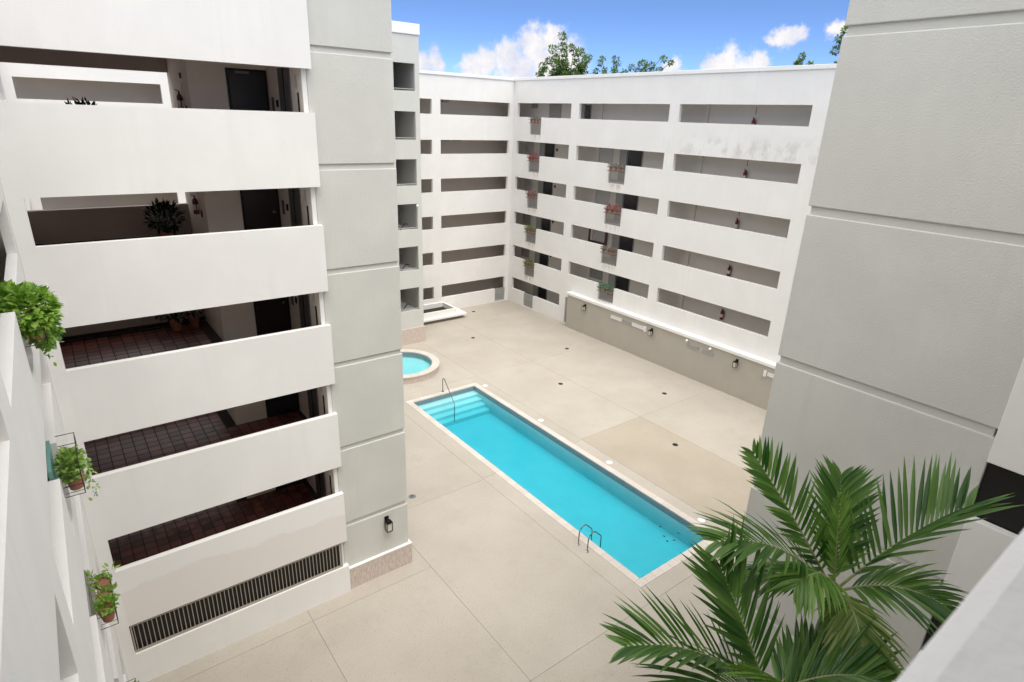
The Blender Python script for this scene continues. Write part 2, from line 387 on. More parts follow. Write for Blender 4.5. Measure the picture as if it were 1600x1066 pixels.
# ------------------------------------------------------------------ swimming pool
pool = thing('swimming_pool', 'long rectangular turquoise swimming pool with stone coping and entry steps', 'pool', ((PX0+PX1)/2, (PY0+PY1)/2, -1.6))
DP = -1.08
pb = MB()
x0, x1, y0, y1 = PX0, PX1, PY0, PY1
pb.box(x0-.2, x1+.2, y0-.2, y1+.2, DP-.2, DP)
pb.box(x0-.2, x0, y0-.2, y1+.2, DP, -.30); pb.box(x1, x1+.2, y0-.2, y1+.2, DP, -.30)
pb.box(x0, x1, y0-.2, y0, DP, -.30); pb.box(x0, x1, y1, y1+.2, DP, -.30)
pb.build('basin', POOLP, pool)
tb = MB(); tb.plate('z', x0-.2, x1+.2, y0-.2, y1+.2, -.298, -.05, [(x0+.003, x1-.003, y0+.003, y1-.003)]); tb.build('tile_band', MOSAIC, pool)
for i in range(4):
    MB().box(x0+.004, x1-.004, y1-.004-.42*(i+1), y1-.006-.42*i if i else y1-.004, DP+.002, -.36-.165*i).build('step', POOLP, pool)
wa = MB().box(x0-.1, x1+.1, y0-.1, y1+.1, DP-.1, -.205).build('water', WATER, pool)
def coping_run(p0, p1, q0, q1, along):
    n = max(1, round(((p1-p0) if along == 'x' else (q1-q0))/.41))
    for i in range(n):
        if along == 'x': a, b, c, d = p0+(p1-p0)*i/n, p0+(p1-p0)*(i+1)/n, q0, q1
        else: a, b, c, d = p0, p1, q0+(q1-q0)*i/n, q0+(q1-q0)*(i+1)/n
        e = .003
        MB().box(a+e, b-e, c+e, d-e, -.048, .004+random.uniform(0, .005)).build('coping_stone', COPE, pool)
coping_run(cop[0], cop[1], cop[2], y0, 'x'); coping_run(cop[0], cop[1], y1, cop[3], 'x')
coping_run(cop[0], x0, y0, y1, 'y'); coping_run(x1, cop[1], y0, y1, 'y')

# floating leaves in the pool
for (x, y, a) in ((17.0, 11.9, .3), (16.7, 11.4, 1.2), (17.35, 11.2, 2.0), (16.9, 11.05, 2.7), (16.55, 11.15, .8)):
    d = Vector((math.cos(a), math.sin(a), 0)); o = MB().leaf((x, y, -.199), d, Vector((0,0,1)), .12, .06, 3).build('fallen_leaf', DKLEAF)
    tag(o, 'small dark leaf floating on the turquoise pool water', 'leaf', 'leaves floating in the pool')

# ladder rails and hand rail
lad = thing('pool_ladder', 'bronze pool ladder of two bent grab rails on the coping', 'ladder', (13.6, 12.6, 0))
for yy in (12.84, 12.36):
    r_ = MB().tube([(13.45, yy, .0), (13.45, yy, .55), (13.53, yy, .68), (13.66, yy, .76), (13.78, yy, .74), (14.10, yy, .42), (14.13, yy, .30), (14.13, yy, -.5)], .020, 8).build('grab_rail', BRONZE, lad, True)
    MB().lathe((13.45, yy, .002), [(.075, 0), (.07, .012), (.04, .02)], 14).build('flange', CHROME, lad)
for zz_ in (-.45,): MB().box(14.10, 14.17, 12.36, 12.84, zz_-.02, zz_+.02).build('ladder_tread', BRONZE, lad)
hr = thing('pool_handrail', 'slim bronze handrail sloping down over the pool entry steps', 'handrail', (16.07, 26.98, 0))
MB().tube([(16.07, 27.0, 0), (16.07, 27.0, .74), (16.07, 26.95, .84), (16.06, 26.8, .86), (15.6, 25.0, .18), (15.57, 24.95, .06), (15.57, 24.94, -.85)], .022, 8).build('rail', BRONZE, hr, True)
MB().lathe((16.07, 27.0, .002), [(.075, 0), (.07, .012), (.04, .02)], 14).build('flange', DARKM, hr)

# drains and skimmer lids
drain_me = MB().lathe((0,0,0), [(.14, 0), (.14, .006), (.115, .007), (.112, .004), (.04, .004)], 18).mesh('deck_drain', DARKM)
grate_me = MB()
for i in range(-3, 4):
    ww = math.sqrt(max(.001, .108**2-(i*.03)**2)); grate_me.box(-ww, ww, i*.03-.008, i*.03+.008, .005, .009)
grate_me = grate_me.mesh('grate', STEELD)
for (x, y, n) in ((25.93, 38.63, 'near the white planter and the corner gate'), (22.48, 33.52, 'between the wading pool and the inner corner'), (26.79, 28.28, 'before the first lantern of the taupe wall'), (22.51, 24.10, 'off the stepped end of the long pool'), (26.77, 19.74, 'before the globe lamps of the taupe wall'), (22.49, 15.54, 'in the tan slab beside the long pool')):
    t = thing('deck_drain', 'round dark floor drain in the deck, ' + n, 'drain', (x, y, .002), 'drains in the pool deck')
    for nm, me in (('rim', drain_me), ('grate', grate_me)):
        o = link(nm, me, t); o.matrix_parent_inverse = Matrix.Identity(4)
for (x, y, n) in ((18.55, 26.33, 'beside the entry steps'), (18.55, 21.18, 'second from the entry steps'), (18.56, 16.22, 'second from the square end'), (18.53, 11.08, 'beside the square end')):
    t = thing('skimmer_lid', 'round white skimmer lid at the long pool edge, ' + n, 'skimmer lid', (x, y, .006), 'skimmer lids along the pool')
    for nm, prof, mt in (('lid', [(.13, 0), (.128, .012), (.05, .016)], WPLAS), ('collar', [(.15, 0), (.15, .006), (.131, .006)], CAPW)):
        o = link(nm, MB().lathe((0,0,0), prof, 20).mesh(nm, mt), t); o.matrix_parent_inverse = Matrix.Identity(4)
t = thing('valve_cover', 'round grey metal valve cover near the grey tower foot', 'valve cover', (9.8, 18.98, .002))
for nm, prof, mt in (('cover', [(.15, 0), (.14, .012), (.05, .02)], STEEL), ('knob', [(.03, .02), (.03, .03)], DARKM)):
    o = link(nm, MB().lathe((0,0,0), prof, 18).mesh(nm, mt), t); o.matrix_parent_inverse = Matrix.Identity(4)

# ------------------------------------------------------------------ round wading pool
spa = thing('wading_pool', 'round raised wading pool with a pale stone rim', 'pool', (15.6, 31.2, 0))
SC = (15.62, 31.15, 0); ro, ri, nseg = 2.32, 1.85, 28
sw = MB()
n = 64
def ring(mb, r0, r1, z0, z1, a0=0, a1=2*math.pi, n=64, cap=False):
    b = len(mb.v)
    for i in range(n+1):
        a = a0+(a1-a0)*i/n; c, s_ = math.cos(a), math.sin(a)
        mb.v += [(SC[0]+r0*c, SC[1]+r0*s_, z0), (SC[0]+r1*c, SC[1]+r1*s_, z0), (SC[0]+r1*c, SC[1]+r1*s_, z1), (SC[0]+r0*c, SC[1]+r0*s_, z1)]
    for i in range(n):
        for k in range(4):
            mb.f.append((b+4*i+k, b+4*i+(k+1) % 4, b+4*i+4+(k+1) % 4, b+4*i+4+k))
    if cap: mb.f.append((b, b+1, b+2, b+3)); e = b+4*n; mb.f.append((e+3, e+2, e+1, e))
    return mb
ring(MB(), ri-.02, ro-.05, -.015, .36).build('curb', STONE, spa)
ring(MB(), ri-.03, ri+.02, .12, .395).build('tile_band', MOSAIC, spa)
for i in range(nseg):
    a0 = 2*math.pi*i/nseg; ring(MB(), ri+.022, ro, .362, .432+random.uniform(0, .004), a0+.002, a0+2*math.pi/nseg-.002, 4, True).build('coping_stone', COPE, spa)
MB().lathe(SC, [(ri-.03, -.01), (ri-.03, .04)], 48).build('floor', SPAP, spa)
MB().lathe(SC, [(ri-.01, .01), (ri-.01, .33)], 48).build('water', WATER, spa)

# ------------------------------------------------------------------ building kit
def opening_holes(cols, levels, p, q): return [(a, b, Z(k)+p, Z(k)+q) for k in levels for (a, b) in cols]
def railing_part(parent, axis, w_, u0, u1, z0, z1, n):
    # barred panel in a parapet notch
    mb = MB()
    def bx(a, b, c, d, t):
        if axis == 'x': mb.box(w_-t, w_+t, a, b, c, d)
        else: mb.box(a, b, w_-t, w_+t, c, d)
    bx(u0, u1, z0+.04, z0+.08, .015); bx(u0, u1, z1-.05, z1-.01, .015); bx(u0, u1, (z0+z1)/2+.2, (z0+z1)/2+.225, .012)
    for i in range(n):
        u = u0+.03+(u1-u0-.06)*i/(n-1); bx(u-.011, u+.011, z0+.08, z1-.05, .010)
    return mb.build('railing', RAIL, parent)
def leaf_ball(mb, c, rx, ry, rz, n, ln, wd, up=.4, droop=.15):
    for _ in range(n):
        while True:
            p = Vector((random.uniform(-1,1), random.uniform(-1,1), random.uniform(-1,1)))
            if p.length < 1: break
        p = p.normalized()*(p.length**.45)
        q = Vector((c[0]+p.x*rx, c[1]+p.y*ry, c[2]+p.z*rz))
        d = Vector((p.x, p.y, p.z+up)) + Vector((random.uniform(-.6,.6), random.uniform(-.6,.6), random.uniform(-.6,.6)))
        mb.leaf(q, d, Vector((random.uniform(-.5,.5), random.uniform(-.5,.5), 1)), ln*random.uniform(.7,1.3), wd*random.uniform(.7,1.3), 2, droop)

# ------------------------------------------------------------------ east wing (long facade with doors)
WHITEE = WHITE.copy(); WHITEE.name = 'white_stucco_rust_streaks'
nt_ = WHITEE.node_tree; bs = nt_.nodes['Principled BSDF']; src_ = bs.inputs['Base Color'].links[0].from_socket
g = nt_.nodes.new('ShaderNodeNewGeometry'); sx = nt_.nodes.new('ShaderNodeSeparateXYZ'); nt_.links.new(g.outputs['Position'], sx.inputs[0])
def fm_(op, a, b):
    n = nt_.nodes.new('ShaderNodeMath'); n.operation = op
    for i, v in enumerate((a, b)):
        if isinstance(v, (int, float)): n.inputs[i].default_value = v
        else: nt_.links.new(v, n.inputs[i])
    return n.outputs[0]
dy = fm_('MINIMUM', fm_('ABSOLUTE', fm_('SUBTRACT', sx.outputs[1], 37.15), 0), fm_('ADD', fm_('ABSOLUTE', fm_('SUBTRACT', sx.outputs[1], 28.45), 0), ramp(nt_, sx.outputs[2], 11.1, 11.2, 0, 5)))
fz = fm_('FRACT', fm_('DIVIDE', fm_('ADD', sx.outputs[2], .07), 2.75), 0)      # 1 just under a gap, falling downwards
mk = fm_('MULTIPLY', fm_('MULTIPLY', ramp(nt_, dy, .35, .75, 1, 0), ramp(nt_, fz, .80, 1.0, 0, 1)), ramp(nt_, noise(nt_, 1, 4, .6, stretch=(7, 7, .5)), .42, .65, 0, .75))
mk = fm_('MULTIPLY', mk, ramp(nt_, sx.outputs[2], 13.72, 13.80, 1, 0))
k1 = mix(nt_, mk, src_, (.50, .36, .26))
sm = fm_('MULTIPLY', fm_('MULTIPLY', ramp(nt_, sx.outputs[2], 12.9, 13.5, 0, 1), ramp(nt_, sx.outputs[2], 13.7, 14.6, 1, 0)), ramp(nt_, sx.outputs[1], 23.5, 25.5, 1, 0))
sm = fm_('MULTIPLY', sm, ramp(nt_, noise(nt_, 1, 7, .7, stretch=(.7, 1.6, 1.1)), .44, .66, 0, .75))
nt_.links.new(mix(nt_, sm, k1, (.56, .55, .52)), bs.inputs['Base Color'])
east = thing('apartment_wing', 'white six storey gallery wing with dark doors behind the taupe pool wall', 'building', (XE, 24, 0))
colsE = [(33.30, 39.43), (24.71, 32.50), (16.08, 23.98), (6.5, 15.2)]
holes = opening_holes(colsE[:3], range(2, 7), *PQ) + [(33.30, 39.43, PQ[0], PQ[1])] + opening_holes([colsE[3]], range(1, 7), *PQ)
N1 = (36.52, 37.80); N2 = (27.73, 29.21)
for k in range(1, 7): holes.append((N1[0], N1[1], max(Z(k)-.06, .05), Z(k)+PQ[0]))
for k in range(2, 6): holes.append((N2[0], N2[1], Z(k)-.04 if k > 2 else Z(k)+.05, Z(k)+PQ[0]))
holes.append((31.98, 32.62, .04, 2.1))
MB().plate('x', 4.0, YN+.25, 0, 17.50, XE, XE+.22, holes).build('facade', WHITEE, east)
B('roof_coping', CAPW, east, XE-.07, XE+.45, 4.0, YN+.30, 17.50, ROOF, bev=.015)
BX = XE+1.6
for k in range(1, 7):
    MB().box(XE+.222, BX, 4.0, YN+.2, Z(k)-.28, Z(k)).build('gallery_floor', SLABM if k < 7 else WHITE2, east)
B('roof', CEIL, east, XE+.222, XE+9, 4.0, YN+7, 17.22, 17.48)
MB().box(BX, BX+.2, 4.0, YN+1.8, 0, 17.2).build('gallery_wall', BEIGE, east)
MB().box(XE+8.8, XE+9, 4.0, YN+7, 0, 17.2).build('outer_wall', WHITE2, east)
MB().box(XE+.222, XE+9, 3.8, 4.0, 0, 17.4).build('end_wall', WHITE2, east)
for k in range(1, 7):   # white soffit beams under each gallery and pilasters on the gallery wall
    for yy in (23.2, 31.9): MB().box(BX-.12, BX-.001, yy-.16, yy+.16, Z(k)+.001, Z(k)+2.46).build('pilaster', BEIGE, east)
def door(parent, k, y0_, y1_, mat=DOORM):
    f = MB().box(BX-.05, BX-.001, y0_-.06, y1_+.06, Z(k)+.001, Z(k)+2.16).build('door_frame', LOUVG, parent)
    d_ = MB().box(BX-.085, BX-.052, y0_, y1_, Z(k)+.004, Z(k)+2.10).build('door', mat, parent)
    MB().box(BX-.13, BX-.086, y1_-.12, y1_-.07, Z(k)+1.0, Z(k)+1.06).build('door_handle', STEEL, d_)
    MB().box(BX-.10, BX-.086, y0_+.12, y1_-.12, Z(k)+1.20, Z(k)+1.95).build('door_panel', mat, d_)
for k in range(1, 6):
    door(east, k, 36.66, 37.66)
    if k > 1: door(east, k, 27.80, 29.00)
    # grey cabinet beside each door, wall lamp
    MB().box(BX-.09, BX-.001, 37.75, 38.35, Z(k)+.05, Z(k)+2.15).build('meter_cabinet', LOUVG, east)
    if k > 1: MB().box(BX-.09, BX-.001, 29.10, 29.75, Z(k)+.05, Z(k)+2.15).build('meter_cabinet', LOUVG, east)
    MB().box(BX-.07, BX-.001, 36.30, 36.40, Z(k)+1.55, Z(k)+1.75).build('wall_lamp', DARKM, east)
door(east, 6, 33.0, 33.45); MB().box(BX-.09, BX-.001, 33.55, 34.3, Z(6)+.05, Z(6)+2.15).build('meter_cabinet', LOUVG, east)
def jalousie(k, a, b, z0, z1, mat=LOUV, n=9, name='window'):
    f = MB().plate('x', a, b, Z(k)+z0, Z(k)+z1, BX-.06, BX-.001, [(a+.05, b-.05, Z(k)+z0+.05, Z(k)+z1-.05)]).build(name, mat, east)
    for i in range(n):
        zc = Z(k)+z0+.05+(z1-z0-.1)*(i+.5)/n; hh = (z1-z0-.1)/n*.42
        o = MB().box(BX-.045, BX-.025, a+.05, b-.05, zc-hh, zc+hh).build('slat', mat, f)
for k in (2, 3, 4, 5):
    jalousie(k, 39.2-.0, 40.2, .95, 2.1, LOUV if k > 3 else LOUVG, 7)
    jalousie(k, 30.45, 31.8, .95, 2.1, LOUV if k > 2 else LOUVG, 7)
jalousie(6, 36.14, 37.45, 1.05, 2.2, LOUVG, 10)
jalousie(6, 38.9, 39.6, 1.85, 2.3, LOUVG, 3, 'vent')
# brown framed panel beside the third floor door
fr_ = MB().plate('x', 30.25, 32.1, Z(3)+.85, Z(3)+2.1, BX-.16, BX-.065, [(30.42, 31.93, Z(3)+1.0, Z(3)+1.98)]).build('window_grille', BROWNF, east)
MB().box(BX-.16, BX-.065, 30.55, 31.6, Z(3)+.55, Z(3)+.848).build('lower_frame', BROWNF, fr_)
for k in range(1, 7):
    if k > 1: railing_part(east, 'x', XE+.11, N1[0], N1[1], Z(k)-.06, Z(k)+PQ[0]+.03, 17)
    if 2 <= k <= 5: railing_part(east, 'x', XE+.11, N2[0], N2[1], (Z(k)-.04 if k > 2 else Z(k)+.05), Z(k)+PQ[0]+.03, 19)
def louvre_gate(parent, axis, w_, u0, u1, z0, z1, n, mat=LOUVG):
    mb = MB()
    def bx(a, b, c, d, t, m_=mb):
        if axis == 'x': m_.box(w_-t, w_+t, a, b, c, d)
        else: m_.box(a, b, w_-t, w_+t, c, d)
    bx(u0, u0+.05, z0, z1, .025); bx(u1-.05, u1, z0, z1, .025); bx(u0+.05, u1-.05, z1-.05, z1, .025); bx(u0+.05, u1-.05, z0, z0+.05, .025)
    g = mb.build('gate', mat, parent)
    for i in range(n):
        zc = z0+.05+(z1-z0-.1)*(i+.5)/n; hh = (z1-z0-.1)/n*.36; m2 = MB(); bx(u0+.05, u1-.05, zc-hh, zc+hh, .012, m2); m2.build('slat', mat, g)
louvre_gate(east, 'x', XE+.10, N1[0]+.005, N1[1]-.005, .055, 1.16, 8)
louvre_gate(east, 'x', XE+.10, 31.985, 32.615, .045, 2.095, 12)

# planters hung in the notches of the east wing
def notch_planter(y0_, y1_, k, fmat, what, where, n=170, hgt=.18, dark=False):
    zt = Z(k)+PQ[0]
    t = thing('hanging_planter', 'planter of %s in the %s floor parapet %s' % (what, ORD[k], where), 'planter', (XE-.10, (y0_+y1_)/2, zt-.42), 'planters in the gallery parapets')
    mb = MB()
    for zz_ in (zt-.42, zt-.18):
        mb.box(XE-.23, XE-.215, y0_-.02, y1_+.02, zz_, zz_+.02); mb.box(XE-.215, XE-.005, y0_-.02, y0_, zz_, zz_+.02); mb.box(XE-.215, XE-.005, y1_, y1_+.02, zz_, zz_+.02)
    mb.build('rack', DARKM, t)
    np_ = 3
    for i in range(np_):
        yc = y0_+(y1_-y0_)*(i+.5)/np_
        MB().lathe((XE-.11, yc, zt-.40), [(.062, 0), (.088, .19), (.098, .19), (.098, .225), (.08, .225), (.078, .20)], 12).build('pot', TERRA, t)
    for i in range(np_):
        yc = y0_+(y1_-y0_)*(i+.5)/np_; lm = MB()
        lm.tube([(XE-.11, yc, zt-.2), (XE-.12, yc, zt-.12+hgt*.4)], .03, 5)
        leaf_ball(lm, (XE-.12, yc, zt-.12+hgt*.4), .15, (y1_-y0_)/6+.03, hgt, n//np_, .11, .055)
        lm.build('plant', fmat, t)
W1, W2 = 'by the inner corner', 'by the long gallery'
for k, fm, wt in ((6, DRYG, 'sparse dark plants'), (5, REDF, 'red flowers'), (4, PINKF, 'dusty pink flowers'), (3, GYEL, 'yellow green leaves'), (2, GYEL, 'fresh green leaves')):
    notch_planter(N1[0]+.05, N1[1]-.05, k, fm, wt, W1, 60 if k == 6 else 190, .10 if k == 6 else .2)
for k, fm, wt in ((5, DRYF, 'thin dry brown plants'), (4, REDF, 'dense red flowers'), (3, DRYF, 'withered plants'), (2, GRNF, 'bright green foliage')):
    notch_planter(N2[0]+.05, N2[1]-.05, k, fm, wt, W2, 130 if k in (5, 3) else 230, .12 if k in (5, 3) else .22)

# fire extinguishers: one kind, copied
def make_extinguisher(name, label, loc, face, group):
    t = thing(name, label, 'extinguisher', loc, group)
    nx, ny = face
    def add(nm, mb, mt, sm=False):
        o = link(nm, mb.mesh(nm, mt, sm), t); o.matrix_parent_inverse = Matrix.Identity(4); return o
    add('cylinder', MB().lathe((nx*.09, ny*.09, 0), [(.055, 0), (.075, .03), (.075, .36), (.05, .43), (.025, .45)], 14), RED, True)
    add('label_sticker', MB().lathe((nx*.09, ny*.09, .12), [(.0765, 0), (.0765, .16)], 14), WPLAS)
    add('valve', MB().box(nx*.09-.02, nx*.09+.02, ny*.09-.02, ny*.09+.02, .44, .52), DARKM)
    add('handle', MB().tube([(nx*.09, ny*.09, .51), (nx*.18, ny*.18, .55)], .012, 6), DARKM)
    add('hose', MB().tube([(nx*.09-ny*.03, ny*.09+nx*.03, .48), (nx*.09-ny*.12, ny*.09+nx*.12, .42), (nx*.09-ny*.11, ny*.09+nx*.11, .2), (nx*.09-ny*.09, ny*.09+nx*.09, .1)], .012, 6), DARKM)
    return t
for k in range(2, 7):
    make_extinguisher('fire_extinguisher', 'red fire extinguisher on the long gallery wall, %s floor' % ORD[k], (BX, 20.04, Z(k)+.86), (-1, 0), 'extinguishers along the gallery').scale = (1.3, 1.3, 1.3)
    s_ = MB().box(BX-.02, BX-.001, 20.02, 20.06, Z(k)+1.72, Z(k)+2.08).build('extinguisher_sign', PINKT, east)

# taupe pool wall in front of the ground floor
pw = thing('pool_wall', 'low taupe wall with a white coping along the pool deck', 'wall', (30.1, 20, 0))
MB().box(29.92, XE-.003, 4.0, 31.92, -.01, 2.52).build('wall', POOLWALL, pw)
B('coping', CAPW, pw, 29.84, XE-.003, 4.0, 32.02, 2.522, 2.72, bev=.02)
def strip_window(a, b, z0, z1, mat, n):
    f = MB().plate('x', a, b, z0, z1, 29.87, 29.918, [(a+.04, b-.04, z0+.04, z1-.04)]).build('vent_window', mat, pw)
    for i in range(n):
        zc = z0+.04+(z1-z0-.08)*(i+.5)/n; hh = (z1-z0-.08)/n*.4; MB().box(29.885, 29.91, a+.04, b-.04, zc-hh, zc+hh).build('slat', mat, f)
strip_window(26.35, 27.35, 1.98, 2.20, WPLAS, 2); strip_window(25.45, 26.25, 1.98, 2.20, LOUVG, 3); strip_window(24.30, 25.40, 1.98, 2.20, WPLAS, 2)
MB().box(29.80, 29.918, 24.14, 24.29, 1.93, 2.26).build('junction_box', WPLAS, pw)
strip_window(20.0, 20.85, 1.98, 2.16, LOUVG, 2); strip_window(18.95, 19.75, 1.98, 2.16, LOUVG, 2)
strip_window(14.6, 15.45, 1.98, 2.18, WPLAS, 2); MB().box(29.80, 29.918, 15.5, 15.64, 1.92, 2.24).build('junction_box', WPLAS, pw)
for y, n in ((20.86, 'beside the paired grey vents, nearer the corner'), (19.17, 'above the end of the paired grey vents')):
    t = thing('globe_light', 'white globe lamp on the taupe wall, ' + n, 'lamp', (29.92, y, 2.36), 'globe lamps')
    for nm, mb, mt in (('base', MB().box(-.06, -.002, -.04, .04, -.04, .04), WPLAS), ('globe', MB().lathe((-.11, 0, 0), [(.03, -.085), (.075, -.05), (.09, 0), (.075, .05), (.03, .085)], 14), WPLAS)):
        o = link(nm, mb.mesh(nm, mt, True), t); o.matrix_parent_inverse = Matrix.Identity(4)

def lantern(label, loc, face):
    t = thing('wall_lantern', label, 'lantern', loc, 'black wall lanterns'); nx, ny = face
    def bxl(nm, a0, a1, b, z0, z1, mt):   # a: out of the wall, b: half width along it
        mb = MB()
        if nx: mb.box(nx*a0, nx*a1, -b, b, z0, z1)
        else: mb.box(-b, b, ny*a0, ny*a1, z0, z1)
        o = link(nm, mb.mesh(nm, mt), t); o.matrix_parent_inverse = Matrix.Identity(4); return o
    bxl('backplate', .002, .03, .075, -.02, .30, DARKM); bxl('arm', .03, .14, .02, .22, .25, DARKM)
    bxl('roof', .06, .27, .105, .15, .18, DARKM); bxl('cap', .11, .22, .055, .18, .23, DARKM); bxl('base', .07, .26, .095, -.18, -.155, DARKM)
    bxl('glass', .085, .245, .08, -.154, .149, WARMG)
    for a in (.07, .235):
        for s_ in (-1, 1):
            mb = MB()
            if nx: mb.box(nx*a, nx*(a+.022), s_*.095-.011, s_*.095+.011, -.154, .149)
            else: mb.box(s_*.095-.011, s_*.095+.011, ny*a, ny*(a+.022), -.154, .149)
            o = link('post', mb.mesh('post', DARKM), t); o.matrix_parent_inverse = Matrix.Identity(4)
for y, n in ((29.95, 'beside the narrow gate end'), (23.68, 'next to the white junction box'), (17.38, 'between the grey vents and the last white vent')):
    lantern('black cage lantern on the taupe wall, ' + n, (29.92, y, 2.0), (-1, 0))

# ------------------------------------------------------------------ north wing
north = thing('apartment_wing', 'white six storey gallery wing without doors beside the stair tower', 'building', (22, YN, 0))
colsN = [(23.74, 29.95), (20.6, 23.03), (7.2, 15.0), (-.25, 6.1)]
holes = opening_holes(colsN, range(1, 7), 1.157, 2.15) + [(28.97, 30.02, .04, 1.157)]
MB().plate('y', -.65, XE-.003, 0, 17.50, YN, YN+.22, holes).build('facade', WHITE, north)
B('roof_coping', CAPW, north, -.65, XE-.075, YN-.07, YN+.45, 17.50, ROOF, bev=.015)
for k in range(1, 7): MB().box(-.65, XE+.2, YN+.222, YN+1.8, Z(k)-.28, Z(k)).build('gallery_floor', SLABM, north)
MB().box(-.65, BX+.2, YN+1.802, YN+2.0, 0, 17.2).build('gallery_wall', LOBBY, north)
B('roof', CEIL, north, -.65, XE+.21, YN+.222, YN+7, 17.22, 17.48)
for k, l in ((6, (24.9,)), (5, (24.9, 26.0)), (4, (27.0,))):
    for x in l: MB().box(x, x+.6, YN+1.70, YN+1.799, Z(k)+2.0, Z(k)+2.3).build('vent', LOUVG, north)
louvre_gate(north, 'y', YN+.10, 28.975, 30.015, .045, 1.15, 8)

# white planter box with a floating bench slab, in the corner by the stair tower
pl = thing('planter_box', 'low white walled planter with a projecting bench slab by the stair tower', 'planter', (22, 38.9, 0))
x0, x1, y0, y1 = 19.3, 23.87, 37.9, YN-.003
MB().plate('z', x0, x1, y0, y1, .415, .82, [(x0+.14, x1-.14, y0+.14, y1-.14)]).build('wall', WHITE2, pl)
MB().box(x0+.143, x1-.143, y0+.143, y1-.003, .413, .46).build('floor', SOIL, pl)
MB().box(x0, x1+.75, y0-.30, y1-.004, .27, .412).build('bench_slab', CAPW, pl)
MB().box(x0, x1+.35, y0+.15, y1-.005, -.01, .268).build('recessed_base', SLABM, pl)

# ------------------------------------------------------------------ stair tower beside the north wing
st = thing('stair_tower', 'slender pale grey stair tower with six square openings and a white cap', 'tower', (18.0, 37, 0))
SX0, SX1, SY = 14.2, 19.23, 34.8
so_ = [(17.50, 18.93, zb, zt) for zb, zt in ((16.15, 17.66), (13.36, 14.99), (10.60, 12.21), (7.84, 9.47), (5.14, 6.72), (2.36, 3.94))]
MB().plate('y', SX0, SX1, 1.12, 19.2, SY, SY+.22, so_).build('front_wall', GREYSM, st)
MB().plate('x', SY+.222, YN-.003, 0, 19.2, SX1-.2, SX1).build('side_wall', GREYSM, st)
MB().plate('x', SY+.222, YN-.003, 0, 19.2, SX0, SX0+.2).build('side_wall', GREYSM, st)
MB().plate('y', SX0+.202, SX1-.202, 0, 19.2, YN-.25, YN-.05).build('back_wall', WHITE2, st)
B('cap', CAPW, st, SX0-.05, SX1+.06, SY-.06, YN, 19.202, 19.78, bev=.02)
MB().box(SX0, SX1+.06, SY-.07, SY+.22, -.01, 1.118).build('stone_plinth', STONE, st)
for i, (a, b, zb, zt) in enumerate(so_):
    MB().box(SX0+.202, SX1-.202, SY+.9, YN-.252, zb-.30, zb-.15).build('landing', WHITE2, st)
    f = MB()   # sloping stair flight seen as a slanting underside
    b0 = len(f.v)
    for (yy, zz_) in ((SY+1.0, zb+2.55), (SY+3.6, zb+1.05), (SY+3.6, zb+.85), (SY+1.0, zb+2.35)): f.v += [(SX0+.21, yy, zz_), (17.9, yy, zz_)]
    f.f += [(b0, b0+1, b0+3, b0+2), (b0+2, b0+3, b0+5, b0+4), (b0+4, b0+5, b0+7, b0+6), (b0+6, b0+7, b0+1, b0), (b0, b0+2, b0+4, b0+6), (b0+1, b0+7, b0+5, b0+3)]
    f.build('flight', WHITE2, st)
    r_ = MB().tube([(17.5, SY+.11, zb+.10), (18.93, SY+.11, zb+.10)], .025, 6).build('rail', RAIL, st)
    MB().tube([(17.56, SY+.3, zb-.1), (17.56, SY+.3, zb+.25)], .02, 6).build('rail_post', DARKM, st)
    if i in (3, 4, 5): MB().tube([(17.9, SY+.6, zb-.15), (18.35, SY+.7, zb+.28), (18.6, SY+.75, zb+.22)], .03, 6).build('stair_handrail', DARKM, st)
t = thing('globe_light', 'white globe lamp in an opening of the stair tower', 'lamp', (18.86, SY, 9.35))
for nm, mb, mt in (('base', MB().box(-.03, .03, -.06, -.002, -.03, .03), WPLAS), ('globe', MB().lathe((0, -.11, 0), [(.03, -.08), (.07, -.05), (.085, 0), (.07, .05), (.03, .08)], 12), WPLAS)):
    o = link(nm, mb.mesh(nm, mt, True), t); o.matrix_parent_inverse = Matrix.Identity(4)

# ------------------------------------------------------------------ lobby block with grey lift tower
lob = thing('lobby_block', 'white lift lobby block with long open floors and a dark tiled interior', 'building', (2.5, 18, 0))
PL, QL = 1.05, 2.03
LX0, LX1 = -.36, 5.63
m, nt_, bs = new_mat('white_stucco_patched'); WPATCH = m
g = nt_.nodes.new('ShaderNodeNewGeometry'); sx = nt_.nodes.new('ShaderNodeSeparateXYZ'); nt_.links.new(g.outputs['Position'], sx.inputs[0])
ad = nt_.nodes.new('ShaderNodeMath'); ad.operation = 'MULTIPLY_ADD'; nt_.links.new(noise(nt_, .7, 9, .62), ad.inputs[0]); ad.inputs[1].default_value = 1.1; nt_.links.new(sx.outputs[2], ad.inputs[2])
k = mix(nt_, ramp(nt_, ad.outputs[0], 3.68, 3.75), (.755, .72, .69), (.80, .79, .77)); nt_.links.new(k, bs.inputs['Base Color']); bs.inputs['Roughness'].default_value = .9
bump(nt_, bs, noise(nt_, 45, 4), .15, .02)
MB().box(XW+.003, LX0, YL, YL+.2, -.01, 18.6).build('corner_pier', WHITE, lob)
for k in range(1, 8):
    z0 = -.01 if k == 1 else Z(k-1)+QL
    z1 = Z(k)+PL if k < 7 else 18.6
    o = MB().box(LX0, LX1, YL, YL+.16, z0, z1).build('parapet', WPATCH if k == 2 else WHITE, lob)
    MB().box(LX0, 5.42, YL+.162, 21.22, Z(k)-.30, Z(k)-.012).build('floor_slab', CEIL if k > 1 else GROUT, lob)
BY = 21.0
